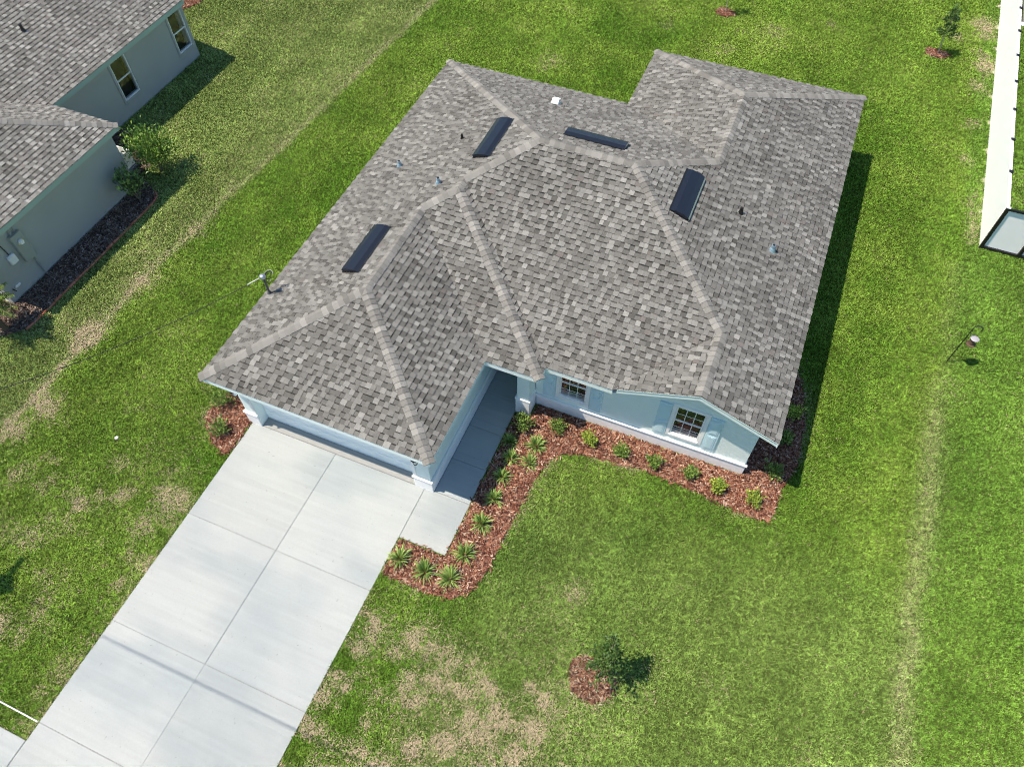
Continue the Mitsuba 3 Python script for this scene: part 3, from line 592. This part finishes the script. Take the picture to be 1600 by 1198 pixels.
def palm(x, y, label, seed):
    rng = np.random.default_rng(seed); k = thing('small_palm', label, 'palm')
    part(k, 'trunk', tube([(x, y, 0), (x - .03, y, .5), (x, y + .02, 1.1)], [.10, .08, .07], 9), 'm_bark')
    for i in range(38):
        a = i * 2.4 + rng.uniform(-.2, .2); e = rng.uniform(.25, 1.25); l = rng.uniform(.9, 1.3); d = np.array([math.cos(a), math.sin(a), 0]); so = Soup()
        sp = [np.array([x, y, 1.1]) + d * l * math.sin(e) * q + np.array([0, 0, 1]) * (l * math.cos(e) * q - .45 * q * q) for q in np.linspace(0, 1, 9)]
        s = np.array([-d[1], d[0], 0])
        for j in range(1, 9):
            for sg in (-1, 1):
                for f in (0, .5):
                    o = sp[j - 1] * (1 - f) + sp[j] * f; dirv = s * sg + d * .5 + [0, 0, -.15]; L = .30 * (1.15 - j / 9)
                    V = np.array([o, o + dirv * L * .5 + d * .026, o + dirv * L + [0, 0, -.05], o + dirv * L * .5 - d * .026]); so.add(V, [[0, 1, 2], [0, 2, 3]], np.repeat(greens(rng, 1, (.04, .09, .02), (.20, .28, .06)), 4, 0))
        tb = tube(sp, .008, 4); so.add(np.array(tb.vertices), np.array(tb.faces), np.tile([.12, .16, .04], (len(tb.vertices), 1)))
        m, c = so.arr(); part(k, 'frond', m, 'm_leaf', False, c)
palm(-8.22, .30, 'spiky palm at the left edge by the front corner of the grey green house', 7)
def sapling(x, y, h, crown, label, seed, lean=(0, 0), n=520, z0=.35, leaf=.10, a=(.03, .075, .015), b=(.11, .19, .04)):
    rng = np.random.default_rng(seed); k = thing('young_tree', label, 'tree', 'young trees in mulch rings')
    top = np.array([x + lean[0], y + lean[1], h]); tr = [np.array([x, y, -.02]) * (1 - q) + top * q + [rng.normal(0, .015), rng.normal(0, .015), 0] for q in np.linspace(0, 1, 6)]
    part(k, 'trunk', tube(tr, np.linspace(.026, .007, 6), 7), 'm_paletrunk', smooth=True)
    br, C, Dd = [], [], []
    for i in range(20):
        q = z0 / h + (1 - z0 / h) * (i + .5) / 20; o = np.array([np.interp(q, np.linspace(0, 1, 6), [t_[j] for t_ in tr]) for j in range(3)]); an_ = i * 2.4 + rng.uniform(-.5, .5)
        l = crown * (1.1 - .75 * (q - z0 / h) / (1 - z0 / h)) * rng.uniform(.6, 1.15); e = o + np.array([math.cos(an_) * l, math.sin(an_) * l, l * rng.uniform(.2, .8)])
        br.append(tube([o, (o + e) / 2 + [0, 0, -.02], e], [.009, .006, .003], 5)); m = n // 20
        qq = rng.uniform(.2, 1.05, (m, 1)); C.append(o + (e - o) * qq + rng.normal(0, crown * .11, (m, 3))); Dd.append(np.tile(e - o, (m, 1)) / l + rng.normal(0, .7, (m, 3)))
    part(k, 'branches', cat(br), 'm_bark')
    C, Dd = np.vstack(C), np.vstack(Dd); m, c = leaf_soup(C, Dd, leaf * rng.uniform(.6, 1.3, len(C)), leaf * .27, greens(rng, len(C), a, b), rng); part(k, 'crown', m, 'm_leaf', False, c)
sapling(11.42, -2.30, 2.0, .47, 'young dark green conical tree on the front lawn', 41, (.06, .16), 1150, .55, .085)
sapling(16.27, 25.78, 1.85, .36, 'thin sapling with sparse leaves on the back lawn by the white fence', 42, (-.08, -.1), 520, .75, .12)
sapling(7.63, 25.52, 1.9, .32, 'sapling at the top edge of the back lawn, cut off by the frame', 43, (.05, 0), 300, .6, .09)

# ------------------------------------------------------------------ fence on the right
fe = thing('vinyl_fence', 'tall white panel fence with black frame running along the right edge of the lawn', 'fence')
FX, FY0, HT = 18.50, 15.02, 1.72
ysf = [FY0 + .02 + 1.715 * i for i in range(14)]
for i in range(13):
    part(fe, 'panel', bx(FX - .02, FX + .02, ysf[i] + .004, ysf[i + 1] - .004, .03, HT - .01, .004), 'm_vinyl')
    part(fe, 'top_rail', bx(FX + .022, FX + .06, ysf[i] + .05, ysf[i + 1] - .05, HT - .10, HT, .006), 'm_vinyl')
for i in range(1, 14):
    po = part(fe, 'post', bx(FX + .022, FX + .09, ysf[i] - .035, ysf[i] + .035, -.1, HT + .02, .006), 'm_black')
    part(po, 'clip', bx(FX - .045, FX + .075, ysf[i] - .05, ysf[i] + .05, HT + .022, HT + .05, .006), 'm_black')
    m = trimesh.creation.icosphere(2, .16); m.apply_scale([1, 1, .25]); m.apply_translation([FX - .02, ysf[i], 0]); part(fe, 'footing', m, 'm_sand', smooth=True)
xf = [FX + .02, FX + 1.14, FX + 2.3, FX + 3.4, FX + 4.5]
for i, x in enumerate(xf): 
    po = part(fe, 'front_post', bx(x - .05, x + .05, FY0 - .085, FY0 - .005, -.1, HT, .006), 'm_black')
    if i == 0: part(po, 'cap', bx(x - .06, x + .06, FY0 - .09, FY0 + .0, HT + .003, HT + .03, .006), 'm_white')
for a, b in zip(xf[:-1], xf[1:]):
    part(fe, 'front_panel', bx(a + .052, b - .052, FY0 - .02, FY0 + .012, .13, HT - .09, .004), 'm_vinyl')
    part(fe, 'bottom_rail', bx(a + .052, b - .052, FY0 - .075, FY0 - .01, .03, .125, .006), 'm_black'); part(fe, 'front_top_rail', bx(a + .052, b - .052, FY0 - .075, FY0 - .01, HT - .085, HT - .01, .006), 'm_black')

# ------------------------------------------------------------------ small things on the lawn, cables
hk = thing('shepherd_hook', 'thin black shepherd hook stuck in the right lawn', 'garden hook')
hp = np.array([17.89, 9.80]); an = np.linspace(math.pi, -.5, 12)
top = [(hp[0] + .11 + .11 * math.cos(t_), hp[1] + .0, 1.60 + .11 * math.sin(t_)) for t_ in an]
scene[hk] = mikit.ply(tube([(hp[0], hp[1], -.05), (hp[0], hp[1], .8), (hp[0], hp[1], 1.5)] + top, .016, 6), 'm_black')
bf = thing('bird_feeder', 'bird feeder with pale round roof hanging from the black hook', 'bird feeder'); fx, fy = hp[0] + .215, hp[1] + .02
part(bf, 'roof', trimesh.creation.cone(radius=.12, height=.07, sections=16, transform=trimesh.transformations.translation_matrix((fx, fy, 1.20))), 'm_feeder', smooth=30)
part(bf, 'tube', rod((fx, fy, .98), (fx, fy, 1.20), .07, n=14), 'm_bark', smooth=40); part(bf, 'tray', rod((fx, fy, .95), (fx, fy, .977), .13, n=16), 'm_bark', smooth=40); part(bf, 'hanger', rod((fx, fy, 1.28), (fx, fy, 1.55), .004, n=5), 'm_black')
cl = thing('cleanout_cap', 'small white plastic drain cleanout cap sitting in the left front lawn', 'drain cap')
part(cl, 'pipe', rod((-2.70, -1.45, -.05), (-2.70, -1.45, .05), .055, n=16), 'm_feeder', smooth=40); part(cl, 'plug', cat([rod((-2.70, -1.45, .051), (-2.70, -1.45, .062), .045, n=16), bx(-2.72, -2.68, -1.47, -1.43, .063, .08, .005)]), 'm_white')
up = thing('utility_pole', 'wooden utility pole by the street, only its shadow in view', 'utility pole'); PX, PY, PH = -6.64, -8.1, 9.5
part(up, 'pole', rod((PX, PY, -.2), (PX, PY, PH + .25), .15, .10, n=12), 'm_bark', smooth=40); part(up, 'crossarm', bx(PX - .06, PX + .06, PY - .9, PY + .9, PH - .5, PH - .38), 'm_bark'); part(up, 'transformer', rod((PX + .1, PY + .28, PH - 1.3), (PX + .1, PY + .28, PH - .55), .22, n=16), 'm_grey', smooth=40)
uc = thing('street_cable', 'thick overhead utility cable along the street casting a stripe across the driveway', 'cable')
xx = np.linspace(-40, 40, 41); scene[uc] = mikit.ply(tube(np.c_[xx, np.full(41, PY - .02), PH + .16 + .0003 * (xx - PX) ** 2], .017, 6), 'm_black')
sc = thing('service_cable', 'dark power cable running from the roof mast over the left lawn', 'cable')
a = mt + [-.06, -.09, .04]; b = np.array([PX, PY, 6.0]); q = np.linspace(0, 1, 40)[:, None]; pts = a * (1 - q) + b * q; pts[:, 2] -= 4 * 1.0 * (q * (1 - q))[:, 0]
part(sc, 'cable', tube(pts, .010, 6), 'm_black'); part(sc, 'wedge_clamp', tube(pts[:2], .015, 6), 'm_galv')

# ------------------------------------------------------------------ grass
def lawn():
    rng = np.random.default_rng(77)
    vis = Polygon([(-22.3, 14.64), (19.41, 31.48), (20.27, -.58), (.3, -8.88)]).buffer(2.2, join_style=2)
    hard = shapely.union_all([wall_in.buffer(.05), box(.452, -13, 5.728, .5), box(5.7, -1.05, 7.02, 4.0), box(-9, -13, .46, -8.24), Polygon([(-23, 1.2), (-8.75, 1.2), (-8.75, 7.08), (-11.43, 7.08), (-11.43, 14.4), (-23, 14.4)]), box(19.25, 29.2, 30, 45), box(-10.3, 7.35, -9.25, 8.3), box(FX - .03, FY0 - .02, FX + .04, 45),
                              *[b_.buffer(-.03) for b_ in (bed_front, bed_left, bed_side, bed_tree, bed_tree2, bed_tree3, bed_far, bed_neigh)]])
    shapely.prepare(vis); shapely.prepare(hard)
    x0, y0, x1, y1 = vis.bounds; n = int((x1 - x0) * (y1 - y0) * DENS)
    q = np.c_[rng.uniform(x0, x1, n), rng.uniform(y0, y1, n)]
    q = q[shapely.contains_xy(vis, q[:, 0], q[:, 1])]; q = q[~shapely.contains_xy(hard, q[:, 0], q[:, 1])]
    dist = np.linalg.norm(np.c_[q, np.zeros(len(q))] - EYE, axis=1); q = q[rng.random(len(q)) < np.clip((21 / dist) ** 1.2, .45, 1)]
    n = len(q); x, y = q.T
    big, mid, small = fbm2(q, .22, 1), fbm2(q, .9, 2), fbm2(q, 4.0, 3, 3)
    ss = lambda a, b, v: (lambda t: t * t * (3 - 2 * t))(np.clip((v - a) / (b - a), 0, 1))
    xl_ = np.where(y > 4, -5.75 + .075 * (y - 4), -5.75); own = ss(.0, .35, x - xl_ + (mid - .5) * .35); right = ss(17.7, 18.1, x + (mid - .5) * .5)
    rag = fbm2(q, 2.6, 31, 3) ** 1.6
    # how dry each spot is
    dry = .012 + .10 * ss(.5, .75, mid) * ss(.4, .7, big)
    lot = np.exp(-((x - xl_ + (mid - .5) * .25) / .13) ** 2) * ss(.2, .5, fbm2(q, .8, 5))
    dry += .25 * lot * (1 + .7 * (y < 3)) + .16 * np.exp(-((x - xl_ + .25 + (mid - .5) * .8) / .45) ** 2) * ss(.45, .65, fbm2(q, 1.1, 5))          # lot line on the left
    pale = np.exp(-((x - 17.80 + (mid - .5) * .5) / .27) ** 2) * ss(.10, .40, fbm2(q, .8, 6)) * (1 - .75 * ss(7.5, 9.5, y)) * (y < 14)
    dry += .16 * pale            # lot line on the right
    dry += .50 * np.exp(-((x - 18.15 + (mid - .5) * .8) / .38) ** 2) * ss(.42, .6, fbm2(q, .7, 7)) * (y > 15)             # along the fence
    dry += .10 * (1 - own) * ss(.3, .7, mid)
    z = ss(5.3, 5.9, x) * (1 - ss(10.2, 12.2, x)) * (1 - ss(-3.4, -2.4, y + (big - .5))) * (x < 16)
    dry += z * (.14 + .22 * ss(.47, .64, fbm2(q, 3.0, 9, 3)))
    sp = np.random.default_rng(19); m_ = np.where(z > .05)[0]; acc = np.zeros(len(m_)); qx, qy = x[m_] + (fbm2(q[m_], 2.2, 51, 3) - .5) * .5, y[m_] + (fbm2(q[m_], 2.2, 52, 3) - .5) * .5
    for gx in np.arange(5.85, 12.0, .60):
        for gy in np.arange(-7.6, -2.7, .62):
            if sp.random() < .80: cx, cy, cr, ck = gx + sp.uniform(-.24, .24), gy + sp.uniform(-.24, .24), sp.uniform(.11, .25), sp.uniform(.6, 1.35); acc = np.maximum(acc, ck * np.exp(-(((qx - cx) ** 2 + (qy - cy) ** 2) / cr ** 2)))
    dry[m_] += acc * z[m_]
    dry += .10 * ss(5.7, 7.5, x) * (1 - ss(-1.5, 0, y)) * ss(.5, .7, fbm2(q, 1.3, 10))
    zl = (x < .45) * (x > -6) * (1 - ss(-1.2, .2, y)); dry += zl * .35 * ss(.60, .74, fbm2(q, 1.5, 12)) + zl * .10 * ss(.45, .65, fbm2(q, .7, 13))
    for px, py, r, k in ((-5.68, 3.4, .45, .7), (-5.6, 6.0, .5, .5), (-5.8, 1.2, .42, .8), (-5.75, .75, .35, .7), (-1.53, 1.22, .5, .25), (-5.15, -1.5, .5, .7), (-5.45, -2.4, .5, .7), (-4.4, -3.3, .35, .8), (-3.5, -3.4, .22, .6), (-2.26, -3.32, .26, .6), (-2.0, -2.95, .25, .6), (-1.55, -2.93, .30, .7), (-.30, -2.36, .42, .95), (.0, -2.15, .25, .7), (-.35, -3.3, .40, .6), (.1, -4.08, .3, .5), (-1.87, -6.53, .35, .8), (-.79, -6.24, .3, .4), (.1, -4.7, .25, .6), (.15, -6.9, .3, .5), (9.86, 24.9, .45, .4), (8.2, 22.8, .4, .3), (1.9, 19.4, .55, .5), (17.0, 27.3, .35, .5), (18.0, 28.6, .45, .7), (18.2, 25.4, .4, .8), (17.95, 24.0, .5, .7), (17.82, 19.4, .3, .6), (17.9, 21.7, .35, .5), (5.5, 23.7, .3, .4), (10.3, -.75, .3, .6), (12.0, 26.3, .4, .3),
                         (6.5, -3.3, .30, .8), (6.95, -3.55, .25, .7), (7.5, -3.35, .22, .8), (8.15, -3.0, .22, .7), (8.7, -3.25, .24, .7), (9.2, -3.4, .35, .9), (8.2, -3.95, .3, .6), (10.5, -3.0, .45, .9), (10.8, -3.5, .35, .7), (5.85, -4.6, .3, .8), (6.05, -3.8, .25, .7), (7.0, -4.5, .25, .7), (9.5, -4.1, .35, .8), (8.8, -4.5, .35, .8), (6.4, -5.8, .3, .8), (7.0, -5.8, .35, .8), (9.3, -4.7, .4, .7), (10.2, -4.6, .4, .5)):
        dry += k * (.9 if px < .4 and py < .9 else .25 if px > 5.6 and py < -2.7 and py > -7 else 1) * np.exp(-((x - px) ** 2 + (y - py) ** 2) / (r * r) * (.25 + 3.6 * rag))
    for px, py, r in ((6.55, -5.2, .34), (5.9, -6.1, .22), (6.05, -4.25, .22), (7.0, -4.0, .2), (9.63, -3.07, .25)): dry -= 1.0 * np.exp(-((x - px) ** 2 + (y - py) ** 2) / r ** 2)
    edge = shapely.distance(shapely.union_all([box(.43, -13, 5.74, .5), bed_front, bed_left, bed_tree]), shapely.points(q)) if n else 0
    dry += .5 * np.exp(-(edge / .13)) * ss(.35, .65, mid)
    straw = (rng.random(n) < np.clip(dry * (.30 + 1.25 * small), 0, .86))
    lush = np.array([.170, .315, .036]); yel = np.array([.325, .460, .090]); deep = np.array([.095, .210, .028]); oliv = np.array([.300, .385, .130]); stw = np.array([.58, .49, .34]); mow = fbm2(np.c_[x * 1.1, y * .13], 1.0, 41, 3)
    tuft = noise2(q, 21.0, 21)[:, None]
    f = np.clip(.5 + 1.1 * (mid - .5) + 1.2 * (big - .5) + .45 * (small - .5), 0, 1)[:, None]
    col = deep * (1 - f) + yel * f; col = col * .6 + lush * .4
    nb = oliv * (.8 + .4 * f); col = col * own[:, None] + (nb * .75 + col * .25) * (1 - own[:, None])
    rt = np.array([.155, .305, .052]) * (.8 + .4 * f); col = col * (1 - .6 * right[:, None]) + rt * .6 * right[:, None]
    fr = ((1 - ss(0, 4, y)) * ss(7, 9, x) * (1 - right))[:, None]; col = col * (1 - .6 * fr) + np.array([.235, .355, .100]) * (.75 + .5 * f) * .6 * fr
    col = col * (.78 + .44 * mow[:, None]); pl = np.clip(.42 * pale + .5 * lot, 0, .8)[:, None]; col = col * (1 - pl) + np.array([.44, .50, .23]) * pl
    col = np.where(straw[:, None], stw * rng.uniform(.6, 1.15, (n, 1)), col * rng.uniform(.58, 1.45, (n, 1)) * (.45 + 1.1 * tuft))
    L, W = rng.uniform(.040, .086, n) * (1 - .15 * straw), rng.uniform(.007, .013, n) * np.clip(dist_w(q), 1, 1.7)
    a, lean = rng.uniform(0, 2 * np.pi, n), np.where(straw, rng.uniform(.9, 1.5, n), rng.uniform(.35, 1.25, n))
    d = np.c_[np.cos(a) * np.sin(lean), np.sin(a) * np.sin(lean), np.cos(lean)]; b = a + rng.normal(0, .8, n); s = np.c_[-np.sin(b), np.cos(b), np.zeros(n)]
    o = np.c_[q, rng.uniform(.0, .03, n) + .012 * (small - .3)]
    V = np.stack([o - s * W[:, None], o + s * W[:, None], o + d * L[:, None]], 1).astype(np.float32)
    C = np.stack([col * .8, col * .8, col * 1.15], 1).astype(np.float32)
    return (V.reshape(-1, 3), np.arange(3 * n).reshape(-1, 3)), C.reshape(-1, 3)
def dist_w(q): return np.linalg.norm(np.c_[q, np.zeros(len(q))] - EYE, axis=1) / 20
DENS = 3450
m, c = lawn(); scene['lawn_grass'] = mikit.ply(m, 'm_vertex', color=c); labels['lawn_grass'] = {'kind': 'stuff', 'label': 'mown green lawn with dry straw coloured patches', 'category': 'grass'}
